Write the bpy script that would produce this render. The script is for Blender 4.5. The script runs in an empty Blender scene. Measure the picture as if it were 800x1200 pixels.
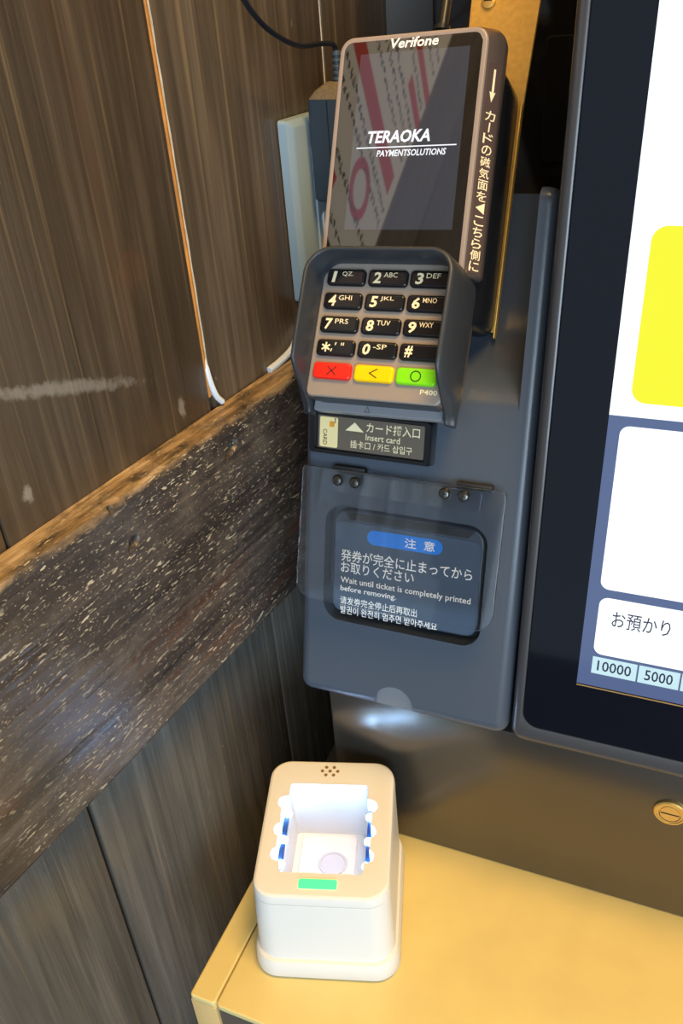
import bpy, bmesh, math, random
from mathutils import Vector, Matrix, Euler
random.seed(7)
S = bpy.context.scene
COL = S.collection
MM = 0.001

# ------------------------------------------------------------------ camera, world, lights, exposure
CAM_ROWS = ((0.92244818, 0.14527935, -0.35774748),
            (0.37964463, -0.51023493, 0.77170608),
            (-0.0704223, -0.84767578, -0.52581981))
R = Matrix(CAM_ROWS)                       # columns: image right, image down, view direction
cam_d = bpy.data.cameras.new('camera')
cam = bpy.data.objects.new('camera', cam_d); COL.objects.link(cam)
rt, dn, fw = R.col[0], R.col[1], R.col[2]
m3 = Matrix((rt, -dn, -fw)).transposed()
cam.matrix_world = Matrix.Translation((0, 0, 1.31)) @ m3.to_4x4()
cam_d.sensor_fit = 'VERTICAL'; cam_d.sensor_height = 36.0; cam_d.sensor_width = 24.0
cam_d.lens = 1008.0 / 1200.0 * 36.0
cam_d.clip_start = 0.01; cam_d.clip_end = 50
S.camera = cam

w = bpy.data.worlds.new('world'); S.world = w; w.use_nodes = True
bg = w.node_tree.nodes['Background']
bg.inputs[0].default_value = (0.72, 0.87, 1.0, 1); bg.inputs[1].default_value = 1.15

def area(name, loc, target, sx, sy, power, color):
    l = bpy.data.lights.new(name, 'AREA'); l.shape = 'RECTANGLE'; l.size = sx; l.size_y = sy
    l.energy = power; l.color = color
    o = bpy.data.objects.new(name, l); COL.objects.link(o); o.location = loc
    o.rotation_euler = (Vector(target) - Vector(loc)).to_track_quat('-Z', 'Y').to_euler()
    return o
area('assumed_ceiling_lamp', (0.30, 0.15, 2.45), (0.0, 0.3, 0.9), 0.5, 0.5, 27, (1.0, 0.61, 0.20))  # unseen warm lamp, assumed from the warm light on upward faces
area('assumed_daylight_fill', (1.35, -2.1, 1.35), (-0.1, 0.3, 1.0), 1.8, 1.3, 74, (0.64, 0.83, 1.0))  # added cool fill light; daylight behind the camera is assumed, no window built

S.view_settings.view_transform = 'Standard'; S.view_settings.look = 'None'
S.view_settings.gamma = 1.0; S.view_settings.use_curve_mapping = False
S.view_settings.exposure = 0.0
S.cycles.use_denoising = True

# ------------------------------------------------------------------ materials
def lin(c):
    c = c / 255.0
    return c / 12.92 if c <= 0.04045 else ((c + 0.055) / 1.055) ** 2.4
def rgb(r, g, b): return (lin(r), lin(g), lin(b), 1.0)

def mat(name, col, rough=0.5, metal=0.0, spec=0.5, coat=0.0, emit=0.0, ecol=None, noise=0.0, nscale=400.0, bump=0.0, trans=0.0, ior=1.45):
    m = bpy.data.materials.new(name); m.use_nodes = True
    nt = m.node_tree; b = nt.nodes['Principled BSDF']
    b.inputs['Base Color'].default_value = col
    b.inputs['Roughness'].default_value = rough
    b.inputs['Metallic'].default_value = metal
    b.inputs['Specular IOR Level'].default_value = spec
    b.inputs['Coat Weight'].default_value = coat
    b.inputs['Coat Roughness'].default_value = 0.05
    b.inputs['IOR'].default_value = ior
    b.inputs['Transmission Weight'].default_value = trans
    if emit:
        b.inputs['Emission Color'].default_value = ecol or col
        b.inputs['Emission Strength'].default_value = emit
    if noise or bump:
        tc = nt.nodes.new('ShaderNodeTexCoord'); n = nt.nodes.new('ShaderNodeTexNoise')
        n.inputs['Scale'].default_value = nscale; n.inputs['Detail'].default_value = 3
        nt.links.new(tc.outputs['Object'], n.inputs['Vector'])
        if noise:
            mx = nt.nodes.new('ShaderNodeMix'); mx.data_type = 'RGBA'; mx.blend_type = 'MULTIPLY'
            mx.inputs[0].default_value = 1.0
            rp = nt.nodes.new('ShaderNodeMapRange'); rp.inputs[1].default_value = 0.3; rp.inputs[2].default_value = 0.7
            rp.inputs[3].default_value = 1 - noise; rp.inputs[4].default_value = 1 + noise * 0.4
            nt.links.new(n.outputs['Fac'], rp.inputs[0])
            cc = nt.nodes.new('ShaderNodeCombineColor')
            for i in range(3): nt.links.new(rp.outputs[0], cc.inputs[i])
            mx.inputs[6].default_value = col; nt.links.new(cc.outputs[0], mx.inputs[7])
            nt.links.new(mx.outputs[2], b.inputs['Base Color'])
        if bump:
            bp = nt.nodes.new('ShaderNodeBump'); bp.inputs['Strength'].default_value = bump
            bp.inputs['Distance'].default_value = 0.0004
            nt.links.new(n.outputs['Fac'], bp.inputs['Height']); nt.links.new(bp.outputs[0], b.inputs['Normal'])
    return m

def emis(name, col, strength, rough=0.08, ior=1.45):
    """a lit pixel area under glass: dark glossy surface that emits"""
    return mat(name, (0.01, 0.01, 0.012, 1), rough, emit=strength, ecol=col, ior=ior)

class NT:
    """tiny node helper"""
    def __init__(s, m): s.t = m.node_tree; s.n = s.t.nodes; s.l = s.t.links
    def new(s, k, **kw):
        n = s.n.new(k)
        for a, v in kw.items(): setattr(n, a, v)
        return n
    def link(s, a, b): s.l.new(a, b)
    def noise(s, vec, scale, detail=4, rough=0.55, dist=0.0):
        n = s.new('ShaderNodeTexNoise'); n.inputs['Scale'].default_value = scale
        n.inputs['Detail'].default_value = detail; n.inputs['Roughness'].default_value = rough
        n.inputs['Distortion'].default_value = dist
        s.link(vec, n.inputs['Vector']); return n.outputs['Fac']
    def mapping(s, vec, scale, rot=(0, 0, 0), loc=(0, 0, 0)):
        m = s.new('ShaderNodeMapping'); m.inputs['Scale'].default_value = scale
        m.inputs['Rotation'].default_value = rot; m.inputs['Location'].default_value = loc
        s.link(vec, m.inputs['Vector']); return m.outputs[0]
    def ramp(s, fac, stops):
        r = s.new('ShaderNodeValToRGB'); e = r.color_ramp.elements
        while len(e) < len(stops): e.new(0.5)
        for i, (p, c) in enumerate(stops): e[i].position = p; e[i].color = c
        s.link(fac, r.inputs[0]); return r.outputs[0]
    def rng(s, fac, a, b, c=0.0, d=1.0, smooth=False):
        r = s.new('ShaderNodeMapRange'); r.clamp = True
        if smooth: r.interpolation_type = 'SMOOTHSTEP'
        for i, v in enumerate((a, b, c, d)): r.inputs[i + 1].default_value = v
        s.link(fac, r.inputs[0]); return r.outputs[0]
    def math(s, op, a, b=None):
        n = s.new('ShaderNodeMath', operation=op)
        for i, v in enumerate((a, b)):
            if v is None: continue
            if isinstance(v, (int, float)): n.inputs[i].default_value = v
            else: s.link(v, n.inputs[i])
        return n.outputs[0]
    def mix(s, fac, a, b, mode='MIX'):
        n = s.new('ShaderNodeMix', data_type='RGBA', blend_type=mode)
        for sock, v in ((n.inputs[0], fac), (n.inputs[6], a), (n.inputs[7], b)):
            if isinstance(v, (int, float)): sock.default_value = v
            elif isinstance(v, tuple): sock.default_value = v
            else: s.link(v, sock)
        return n.outputs[2]

def wood_plank(name, dark, mid, light, rough=0.42, streak=0.5, shift=0.0, reddish=None, marks=()):
    m = bpy.data.materials.new(name); m.use_nodes = True
    q = NT(m); b = q.n['Principled BSDF']
    tc = q.new('ShaderNodeTexCoord').outputs['Object']
    v1 = q.mapping(tc, (1.0, 1.0, 0.05), loc=(shift, 0, shift * 3))
    g1 = q.noise(v1, 95, 5, 0.6, 0.4)
    g2 = q.noise(q.mapping(tc, (1, 1, 0.02), loc=(shift * 2, 0, 0)), 320, 3, 0.6)
    g3 = q.noise(q.mapping(tc, (1, 1, 0.25), loc=(0, 0, shift)), 9, 3)
    f = q.math('ADD', q.math('MULTIPLY', g1, 0.55), q.math('ADD', q.math('MULTIPLY', g2, 0.25), q.math('MULTIPLY', g3, 0.2)))
    c = q.ramp(f, [(0.30, dark), (0.50, mid), (0.72, light)])
    if reddish:
        rmask = q.rng(q.noise(q.mapping(tc, (1, 1, 0.12), loc=(shift, 0, 1.3)), 16, 2), 0.62, 0.74)
        c = q.mix(q.math('MULTIPLY', rmask, 0.6), c, reddish)
    # pale thin streaks along the grain and pale scuffs
    st = q.rng(q.noise(q.mapping(tc, (1, 1, 0.012), loc=(shift * 5, 0, 0.2)), 260, 2), 0.60, 0.72)
    c = q.mix(q.math('MULTIPLY', st, streak), c, rgb(142, 118, 86))
    sc = q.rng(q.noise(q.mapping(tc, (1, 1, 0.5)), 210, 3, 0.7), 0.66, 0.73)
    scm = q.rng(q.noise(tc, 14, 2), 0.52, 0.68)
    c = q.mix(q.math('MULTIPLY', q.math('MULTIPLY', sc, scm), 0.7), c, rgb(160, 148, 130))
    for mx_, mz_, rx_, rz_, amt, colr in marks:       # scuffs and knots with a shape of their own
        dv = q.mapping(tc, (1, 1, 1), loc=(-mx_, 0, -mz_))
        if rx_ > 0.03: dv = q.mapping(dv, (1, 1, 1), rot=(0, math.radians(-18.3), 0))
        dv = q.mapping(dv, (1 / rx_, 0, 1 / rz_))
        ln = q.new('ShaderNodeVectorMath', operation='LENGTH'); q.link(dv, ln.inputs[0])
        br = q.noise(q.mapping(tc, (1, 1, 0.6)), 240, 4, 0.7)
        mk = q.rng(q.math('ADD', ln.outputs['Value'], q.math('MULTIPLY', q.math('SUBTRACT', br, 0.5), 2.2)), 1.1, 0.5)
        c = q.mix(q.math('MULTIPLY', mk, amt), c, colr)
    q.link(c, b.inputs['Base Color'])
    q.link(q.rng(g1, 0.3, 0.7, rough - 0.08, rough + 0.14), b.inputs['Roughness'])
    bp = q.new('ShaderNodeBump'); bp.inputs['Strength'].default_value = 0.55; bp.inputs['Distance'].default_value = 0.0012
    q.link(q.math('ADD', g1, q.math('MULTIPLY', g2, 0.5)), bp.inputs['Height']); q.link(bp.outputs[0], b.inputs['Normal'])
    b.inputs['Specular IOR Level'].default_value = 0.5
    return m

def board_wood():
    m = bpy.data.materials.new('worn_board'); m.use_nodes = True
    q = NT(m); b = q.n['Principled BSDF']
    tc = q.new('ShaderNodeTexCoord').outputs['Object']
    sep = q.new('ShaderNodeSeparateXYZ'); q.link(tc, sep.inputs[0])
    X, Y, Z = sep.outputs
    g1 = q.noise(q.mapping(tc, (0.05, 1, 1)), 70, 5, 0.6, 0.5)
    g2 = q.noise(q.mapping(tc, (0.02, 1, 1)), 330, 3, 0.6)
    big = q.noise(tc, 11, 3)
    f = q.math('ADD', q.math('MULTIPLY', g1, 0.5), q.math('ADD', q.math('MULTIPLY', g2, 0.28), q.math('MULTIPLY', big, 0.22)))
    c = q.ramp(f, [(0.34, rgb(40, 36, 35)), (0.5, rgb(66, 59, 56)), (0.68, rgb(106, 95, 86))])
    # reddish bare band near the lower edge
    rb = q.math('MULTIPLY', q.rng(Z, 0.010, 0.030), q.rng(Z, 0.062, 0.040))
    rbn = q.rng(q.noise(q.mapping(tc, (0.16, 1, 1)), 42, 4, 0.65), 0.50, 0.60)
    c = q.mix(q.math('MULTIPLY', q.math('MULTIPLY', rb, rbn), 0.8), c, rgb(112, 66, 44))
    # chips and scratches: pale flecks in three directions
    def flecks(rot, sc, lo, hi, stretch, loc):
        v = q.mapping(tc, (stretch, 1, 1), rot=(0, rot, 0), loc=loc)
        return q.rng(q.noise(v, sc, 2, 0.5), lo, hi)
    a = flecks(0.5, 420, 0.665, 0.70, 0.30, (0, 0, 0))
    a2 = flecks(0.95, 620, 0.665, 0.70, 0.22, (3, 0, 1))
    a3 = flecks(-0.2, 480, 0.685, 0.72, 0.35, (7, 0, 2))
    a4 = flecks(0.3, 1100, 0.66, 0.70, 0.5, (2, 0, 5))
    a5 = flecks(1.3, 800, 0.68, 0.72, 0.2, (5, 0, 9))
    a3 = q.math('MAXIMUM', a3, q.math('MULTIPLY', q.math('MAXIMUM', a4, a5), 0.8))
    msk = q.rng(q.noise(tc, 22, 3), 0.38, 0.6)
    fl = q.math('MULTIPLY', q.math('MAXIMUM', q.math('MAXIMUM', a, a2), a3), q.math('ADD', q.math('MULTIPLY', msk, 0.75), 0.25))
    c = q.mix(fl, c, rgb(206, 194, 166))
    dust = q.math('MULTIPLY', q.rng(q.noise(tc, 30, 5, 0.7), 0.5, 0.66), 0.45)
    c = q.mix(dust, c, rgb(116, 106, 94))
    # worn upper arris: bare golden wood on the top face and the first few millimetres of the front
    wn = q.noise(q.mapping(tc, (0.5, 1, 1)), 90, 4, 0.65)
    edge = q.rng(q.math('ADD', Z, q.math('MULTIPLY', q.math('SUBTRACT', wn, 0.5), 0.020)), 0.1380, 0.1425)
    bare = q.ramp(q.noise(q.mapping(tc, (0.08, 1, 1)), 160, 4, 0.65), [(0.35, rgb(104, 84, 60)), (0.5, rgb(150, 126, 94)), (0.68, rgb(194, 172, 138))])
    c = q.mix(edge, c, bare)
    q.link(c, b.inputs['Base Color'])
    q.link(q.math('ADD', q.rng(g1, 0.3, 0.7, 0.22, 0.38), q.math('MULTIPLY', edge, 0.3)), b.inputs['Roughness'])
    bp = q.new('ShaderNodeBump'); bp.inputs['Strength'].default_value = 0.6; bp.inputs['Distance'].default_value = 0.0012
    q.link(q.math('SUBTRACT', q.math('ADD', g1, q.math('MULTIPLY', g2, 0.4)), q.math('MULTIPLY', fl, 0.35)), bp.inputs['Height'])
    q.link(bp.outputs[0], b.inputs['Normal'])
    return m

M = {}
MARKS = ((0.080, 0.3155, 0.050, 0.0036, 0.42, rgb(170, 162, 150)), (0.0449, 0.280, 0.003, 0.005, 0.8, rgb(150, 140, 124)),
         (0.1514, 0.2748, 0.003, 0.006, 0.8, rgb(158, 148, 132)), (0.136, 0.352, 0.012, 0.012, 0.35, rgb(112, 78, 56)))
M['plank_a'] = wood_plank('plank_brown', rgb(62, 52, 41), rgb(90, 75, 58), rgb(130, 111, 88), 0.34, 0.6, 0.0, rgb(92, 64, 42), MARKS)
M['plank_b'] = wood_plank('plank_brown_dark', rgb(56, 47, 37), rgb(80, 67, 52), rgb(114, 97, 77), 0.32, 0.5, 2.3, rgb(86, 58, 38), MARKS)
M['plank_c'] = wood_plank('plank_grey_brown', rgb(70, 67, 63), rgb(94, 90, 84), rgb(126, 120, 111), 0.22, 0.4, 4.1)
M['board'] = board_wood()
M['gap'] = mat('joint_backing', rgb(24, 18, 14), 0.8)  # dark brown backing seen through the plank joints
M['filler'] = mat('filler_golden', rgb(196, 132, 56), 0.55, noise=0.35, nscale=60)
M['filler_pale'] = mat('filler_pale', rgb(214, 208, 190), 0.6, noise=0.3, nscale=90)
M['caulk'] = mat('caulk_white', rgb(214, 224, 236), 0.5)
M['slate'] = mat('slate_plastic', rgb(66, 75, 88), 0.25, spec=0.5, bump=0.15, nscale=1800)
M['slate_wall'] = mat('slate_paint', rgb(92, 92, 94), 0.6)
M['black'] = mat('black_plastic', rgb(24, 25, 28), 0.30)
M['black_gloss'] = mat('black_gloss', rgb(16, 17, 20), 0.10)
M['black_matte'] = mat('black_matte', rgb(30, 31, 34), 0.55, bump=0.3, nscale=1500)
M['tan'] = mat('tan_plastic', rgb(220, 202, 136), 0.36, noise=0.05, nscale=40, bump=0.0)
M['tan_dark'] = mat('tan_edge', rgb(206, 176, 118), 0.5)
M['charcoal'] = mat('charcoal_panel', rgb(92, 84, 74), 0.5)
M['bronze_panel'] = mat('bronze_metal', rgb(104, 100, 94), 0.24, metal=0.85, bump=0.06, nscale=900)
M['brass'] = mat('brass_plate', rgb(214, 168, 84), 0.38, metal=0.55, noise=0.12, nscale=350)
M['lock'] = mat('lock_brass', rgb(222, 182, 104), 0.35, metal=0.7)
M['steel'] = mat('screw_steel', rgb(90, 88, 84), 0.25, metal=0.9)
M['white'] = mat('white_plastic', rgb(222, 222, 218), 0.36)
M['plate_white'] = mat('plate_white', rgb(142, 164, 178), 0.30)
M['adapter'] = mat('adapter_black', rgb(42, 58, 76), 0.42, bump=0.35, nscale=1600)
M['dust'] = mat('adapter_dusty_top', rgb(104, 96, 84), 0.7, noise=0.3, nscale=900)
M['cord'] = mat('cord_black', rgb(28, 30, 34), 0.32)
M['bronze_body'] = mat('terminal_bronze', rgb(88, 76, 70), 0.36, metal=0.2, bump=0.2, nscale=2600)
M['rim'] = mat('terminal_rim', rgb(158, 143, 134), 0.34, metal=0.25)
M['key_plate'] = mat('keypad_plate', rgb(152, 140, 130), 0.42, metal=0.2, bump=0.35, nscale=3000)
M['shield'] = mat('privacy_shield', rgb(50, 54, 60), 0.36, bump=0.25, nscale=2400)
M['key'] = mat('key_black', rgb(22, 22, 25), 0.16)
M['key_red'] = mat('key_red', rgb(236, 40, 24), 0.22)
M['key_yellow'] = mat('key_yellow', rgb(250, 200, 0), 0.22)
M['key_green'] = mat('key_green', rgb(128, 216, 24), 0.22)
M['print_white'] = mat('print_white', rgb(244, 242, 236), 0.5)
M['print_dark'] = mat('print_dark', rgb(30, 24, 20), 0.5)
M['print_navy'] = mat('print_navy', rgb(34, 48, 84), 0.5)
M['print_cream'] = mat('print_cream', rgb(240, 222, 180), 0.5)
M['label_brown'] = mat('label_grey_brown', rgb(98, 88, 76), 0.35)
M['card_cream'] = mat('card_cream', rgb(240, 218, 158), 0.45)
M['chip'] = mat('card_chip', rgb(222, 150, 40), 0.4)
M['label_navy'] = mat('label_slate_navy', rgb(70, 86, 106), 0.16)
M['pill_blue'] = mat('pill_blue', rgb(36, 128, 226), 0.2)
M['ledge'] = mat('ledge_grey', rgb(126, 128, 134), 0.4)
M['strip'] = mat('side_label_brown', rgb(78, 62, 58), 0.35)
M['slot_dark'] = mat('slot_dark', rgb(18, 20, 24), 0.5)

def clear_mat():
    m = bpy.data.materials.new('clear_acrylic'); m.use_nodes = True
    b = m.node_tree.nodes['Principled BSDF']
    b.inputs['Base Color'].default_value = (0.93, 0.95, 0.97, 1); b.inputs['Roughness'].default_value = 0.03
    b.inputs['Transmission Weight'].default_value = 1.0; b.inputs['IOR'].default_value = 1.45
    return m
M['acrylic'] = clear_mat()

# ------------------------------------------------------------------ mesh helpers (2-D outlines in mm, local frames)
def rrect(x0, y0, x1, y1, r, n=6):
    if not isinstance(r, (tuple, list)): r = (r,) * 4          # order: x1y1, x0y1, x0y0, x1y0
    out = []
    for k, (cx, cy) in enumerate(((x1, y1), (x0, y1), (x0, y0), (x1, y0))):
        rr = r[k]; sx = -1 if cx == x1 else 1; sy = -1 if cy == y1 else 1
        px, py = cx + sx * rr, cy + sy * rr
        for i in range(n + 1):
            a = math.radians(90 * k + 90 * i / n)
            out.append((px + rr * math.cos(a), py + rr * math.sin(a)))
    return out

def circle(cx, cy, r, n=24):
    return [(cx + r * math.cos(2 * math.pi * i / n), cy + r * math.sin(2 * math.pi * i / n)) for i in range(n)]

def obj(name, bm, material, parent=None, smooth=True, matrix=None, angle=35):
    me = bpy.data.meshes.new(name)
    bmesh.ops.recalc_face_normals(bm, faces=bm.faces[:])
    bm.to_mesh(me); bm.free()
    me.materials.append(M[material] if isinstance(material, str) else material)
    if smooth:
        me.polygons.foreach_set('use_smooth', [True] * len(me.polygons))
        try: me.set_sharp_from_angle(angle=math.radians(angle))
        except Exception: pass
    o = bpy.data.objects.new(name, me); COL.objects.link(o)
    if parent is not None: o.parent = parent
    if matrix is not None: o.matrix_local = matrix
    return o

def loft(rings, cap0=True, cap1=True, bm=None, closed=True):
    """rings: lists of 3-D points in mm, same count"""
    bm = bm or bmesh.new()
    vs = [[bm.verts.new(Vector(p) * MM) for p in r] for r in rings]
    n = len(vs[0])
    for a, b in zip(vs[:-1], vs[1:]):
        for i in range(n if closed else n - 1):
            j = (i + 1) % n
            bm.faces.new((a[i], a[j], b[j], b[i]))
    if cap0: bm.faces.new(list(reversed(vs[0])))
    if cap1: bm.faces.new(vs[-1])
    return bm

def inset(poly, d):
    """offset a convex-ish outline inwards by d (mm) along averaged normals"""
    n = len(poly); out = []
    for i in range(n):
        p0, p1, p2 = Vector(poly[i - 1]), Vector(poly[i]), Vector(poly[(i + 1) % n])
        e1, e2 = p1 - p0, p2 - p1
        if e1.length < 1e-9: e1 = e2
        if e2.length < 1e-9: e2 = e1
        n1 = Vector((-e1.y, e1.x)).normalized(); n2 = Vector((-e2.y, e2.x)).normalized()
        nn = n1 + n2
        if nn.length < 1e-6: nn = n1
        nn.normalize(); k = max(0.35, nn.dot(n1))
        q = p1 + nn * (d / k); out.append((q.x, q.y))
    return out

def plate(poly, z0, z1, bev=0.0, seg=3, bm=None):
    """outline (ccw) between heights z0 and z1 with a rounded upper edge"""
    rings = [[(x, y, z0) for x, y in poly]]
    if bev:
        for i in range(seg + 1):
            a = math.pi / 2 * i / seg
            p = inset(poly, bev * (1 - math.cos(a))) if i else poly
            rings.append([(x, y, z1 - bev + bev * math.sin(a)) for x, y in p])
        rings.append([(x, y, z1) for x, y in inset(poly, bev * 1.12 + 0.02)])
    else:
        rings.append([(x, y, z1) for x, y in poly])
    return loft(rings, bm=bm)

def box(x0, y0, z0, x1, y1, z1, bev=0.0, seg=2, bm=None):
    own = bm is None
    bm = bm or bmesh.new()
    g = bmesh.ops.create_cube(bm, size=1.0)
    for v in g['verts']:
        v.co = Vector(((x0 + x1) / 2 + v.co.x * (x1 - x0), (y0 + y1) / 2 + v.co.y * (y1 - y0), (z0 + z1) / 2 + v.co.z * (z1 - z0))) * MM
    if bev and own:
        bmesh.ops.bevel(bm, geom=bm.edges[:], offset=bev * MM, segments=seg, affect='EDGES', profile=0.5)
    return bm

def tube(path, r, n=10, bm=None, closed_ends=True):
    pts = [Vector(p) for p in path]; rings = []; up = Vector((0.3, 0.2, 1)).normalized()
    for i, p in enumerate(pts):
        t = (pts[min(i + 1, len(pts) - 1)] - pts[max(i - 1, 0)]).normalized()
        a = t.cross(up)
        if a.length < 1e-3: a = t.cross(Vector((1, 0, 0)))
        a.normalize(); b = t.cross(a)
        rr = r[i] if isinstance(r, (list, tuple)) else r
        rings.append([p + (a * math.cos(2 * math.pi * k / n) + b * math.sin(2 * math.pi * k / n)) * rr for k in range(n)])
    return loft(rings, bm=bm)

def spline(ctrl, n=8):
    P = [Vector(c) for c in ctrl]; P = [P[0] * 2 - P[1]] + P + [P[-1] * 2 - P[-2]]; out = []
    for i in range(1, len(P) - 2):
        for k in range(n):
            t = k / n; a, b, c, d = P[i - 1:i + 3]
            out.append(0.5 * ((2 * b) + (c - a) * t + (2 * a - 5 * b + 4 * c - d) * t * t + (3 * b - a - 3 * c + d) * t ** 3))
    out.append(P[-2]); return out

def lathe(profile, n=28, bm=None):
    """profile (radius, z) in mm about local Z"""
    return loft([[(r * math.cos(2 * math.pi * k / n), r * math.sin(2 * math.pi * k / n), z) for k in range(n)] for r, z in profile], bm=bm)

def move(bm, mtx):
    bmesh.ops.transform(bm, matrix=mtx, verts=bm.verts[:]); return bm

def cut(o, cutter_bm):
    """boolean difference, applied"""
    me = bpy.data.meshes.new('cut'); bmesh.ops.recalc_face_normals(cutter_bm, faces=cutter_bm.faces[:])
    cutter_bm.to_mesh(me); cutter_bm.free()
    c = bpy.data.objects.new('cut', me); COL.objects.link(c)
    c.matrix_world = Matrix.Identity(4)
    old_parent, old_m = o.parent, o.matrix_basis.copy()
    o.parent = None; o.matrix_basis = Matrix.Identity(4)
    md = o.modifiers.new('b', 'BOOLEAN'); md.operation = 'DIFFERENCE'; md.object = c; md.solver = 'EXACT'
    dg = bpy.context.evaluated_depsgraph_get(); dg.update()
    nm = bpy.data.meshes.new_from_object(o.evaluated_get(dg))
    o.modifiers.clear(); old = o.data; o.data = nm; nm.name = old.name
    bpy.data.meshes.remove(old); bpy.data.objects.remove(c); bpy.data.meshes.remove(me)
    nm.polygons.foreach_set('use_smooth', [True] * len(nm.polygons)); nm.set_sharp_from_angle(angle=math.radians(35))
    o.parent = old_parent; o.matrix_basis = old_m
    return o

def frame(origin, x, y, z):
    m = Matrix((x, y, z)).transposed().to_4x4(); m.translation = origin; return m

def thing(name, label, cat, mtx, group=None):
    o = bpy.data.objects.new(name, None); COL.objects.link(o); o.empty_display_size = 0.02
    o.matrix_world = mtx; o['label'] = label; o['category'] = cat
    if group: o['group'] = group
    return o

def tag(o, label, cat): o['label'] = label; o['category'] = cat; return o

def text(name, body, parent, material, x, y, z, width=None, height=4.0, bold=0.0, shear=0.0, rot=0.0, align='LEFT', base=None, thick=0.02):
    """flat lettering; x,y lower-left (or centre) in mm of the parent's frame; width squeezes the line"""
    c = bpy.data.curves.new('t', 'FONT'); c.body = body; c.size = 1.0; c.offset = bold; c.shear = shear; c.resolution_u = 2
    o = bpy.data.objects.new('t', c); COL.objects.link(o)
    dg = bpy.context.evaluated_depsgraph_get()
    me = bpy.data.meshes.new_from_object(o.evaluated_get(dg))
    bpy.data.objects.remove(o); bpy.data.curves.remove(c)
    xs = [v.co.x for v in me.vertices]; ys = [v.co.y for v in me.vertices]
    x0, x1, y0, y1 = min(xs), max(xs), min(ys), max(ys)
    ky = height / (y1 - y0); kx = width / (x1 - x0) if width else ky
    ox = {'LEFT': 0.0, 'CENTER': -(x1 - x0) * kx / 2}[align]
    for v in me.vertices:
        v.co = Vector(((v.co.x - x0) * kx + ox, (v.co.y - y0) * ky, 0)) * MM
    me.materials.append(M[material] if isinstance(material, str) else material)
    t = bpy.data.objects.new(name, me); COL.objects.link(t); t.parent = parent
    t.matrix_local = (base or Matrix.Identity(4)) @ Matrix.Translation(Vector((x, y, z)) * MM) @ Matrix.Rotation(math.radians(rot), 4, 'Z')
    return t

def stroke(name, pts, wd, parent, material, z, base=None):
    """flat drawn mark: polyline of width wd"""
    bm = bmesh.new()
    for a, b in zip(pts[:-1], pts[1:]):
        a, b = Vector(a), Vector(b); d = (b - a).normalized(); nrm = Vector((-d.y, d.x)) * wd / 2; e = d * wd * 0.35
        bm.faces.new([bm.verts.new(Vector((p.x, p.y, z)) * MM) for p in (a - e - nrm, b + e - nrm, b + e + nrm, a - e + nrm)])
    return obj(name, bm, material, parent, smooth=False, matrix=base)

def flat(name, poly, z, material, parent, thick=0.15, base=None):
    return obj(name, plate(poly, z - thick, z), material, parent, smooth=False, matrix=base)

# ------------------------------------------------------------------ frames measured from the photograph
Z0 = 0.85                                   # height of the shelf
YB = 0.32877                                # upright bronze panel of the kiosk
EX, EY, EZ = Vector((1, 0, 0)), Vector((0, 1, 0)), Vector((0, 0, 1))
PB = Vector((-0.06536, 0.31377, 0.97317))   # lower right corner of the ticket printer front
def tilted(th, P):
    t = math.radians(th); up = Vector((0, math.sin(t), math.cos(t)))
    return frame(P, EX, up, EX.cross(up))
MOD = tilted(15.5, PB)
SCR = tilted(11.0, PB)
WD = Vector((0.11709652, 0.99312054, 0)); WN = Vector((WD.y, -WD.x, 0))
WALL = frame(Vector((-0.265, 0.195, Z0)), WD, -WN, EZ)       # local x along, y into the wall, z up (0 = shelf height)

# ------------------------------------------------------------------ room shell
def struct(o): o['kind'] = 'structure'; return o
fl = struct(obj('floor', box(-1200, -2600, -40, 2400, 900, 0), mat('floor_concrete', rgb(120, 112, 104), 0.5, noise=0.2, nscale=6)))
wl = struct(obj('wall_left', box(-2600, 14, -850, 410, 60, 1650), 'gap', matrix=WALL))
def plank(x0, x1, z0, z1, material, dy=0.0):
    return obj('plank', box(x0, dy, z0, x1, 14, z1, 1.0, 2), material, wl)
up_seams = [-862.5, -714, -565.5, -417, -268.5, -120, 28.5, 177, 325.5, 409.5]
for i in range(len(up_seams) - 1):
    g0 = 2.2 if abs(up_seams[i] - 177) < 1 else 0.7
    g1 = 2.2 if abs(up_seams[i + 1] - 177) < 1 else 0.7
    plank(up_seams[i] + g0, up_seams[i + 1] - g1, 205, 1650, ('plank_a', 'plank_b')[(i + 1) % 2], (0.0, 0.6, 0.3)[i % 3])
lo_seams = [-859.6, -682.6, -505.6, -328.6, -151.6, 25.4, 202, 379, 409.5]
for i in range(len(lo_seams) - 1):
    g0 = 1.6 if abs(lo_seams[i] - 25.4) < 1 else 0.8
    g1 = 1.6 if abs(lo_seams[i + 1] - 25.4) < 1 else 0.8
    plank(lo_seams[i] + g0, lo_seams[i + 1] - g1, -850, 204, 'plank_c', (0.0, 0.5)[i % 2])
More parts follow.
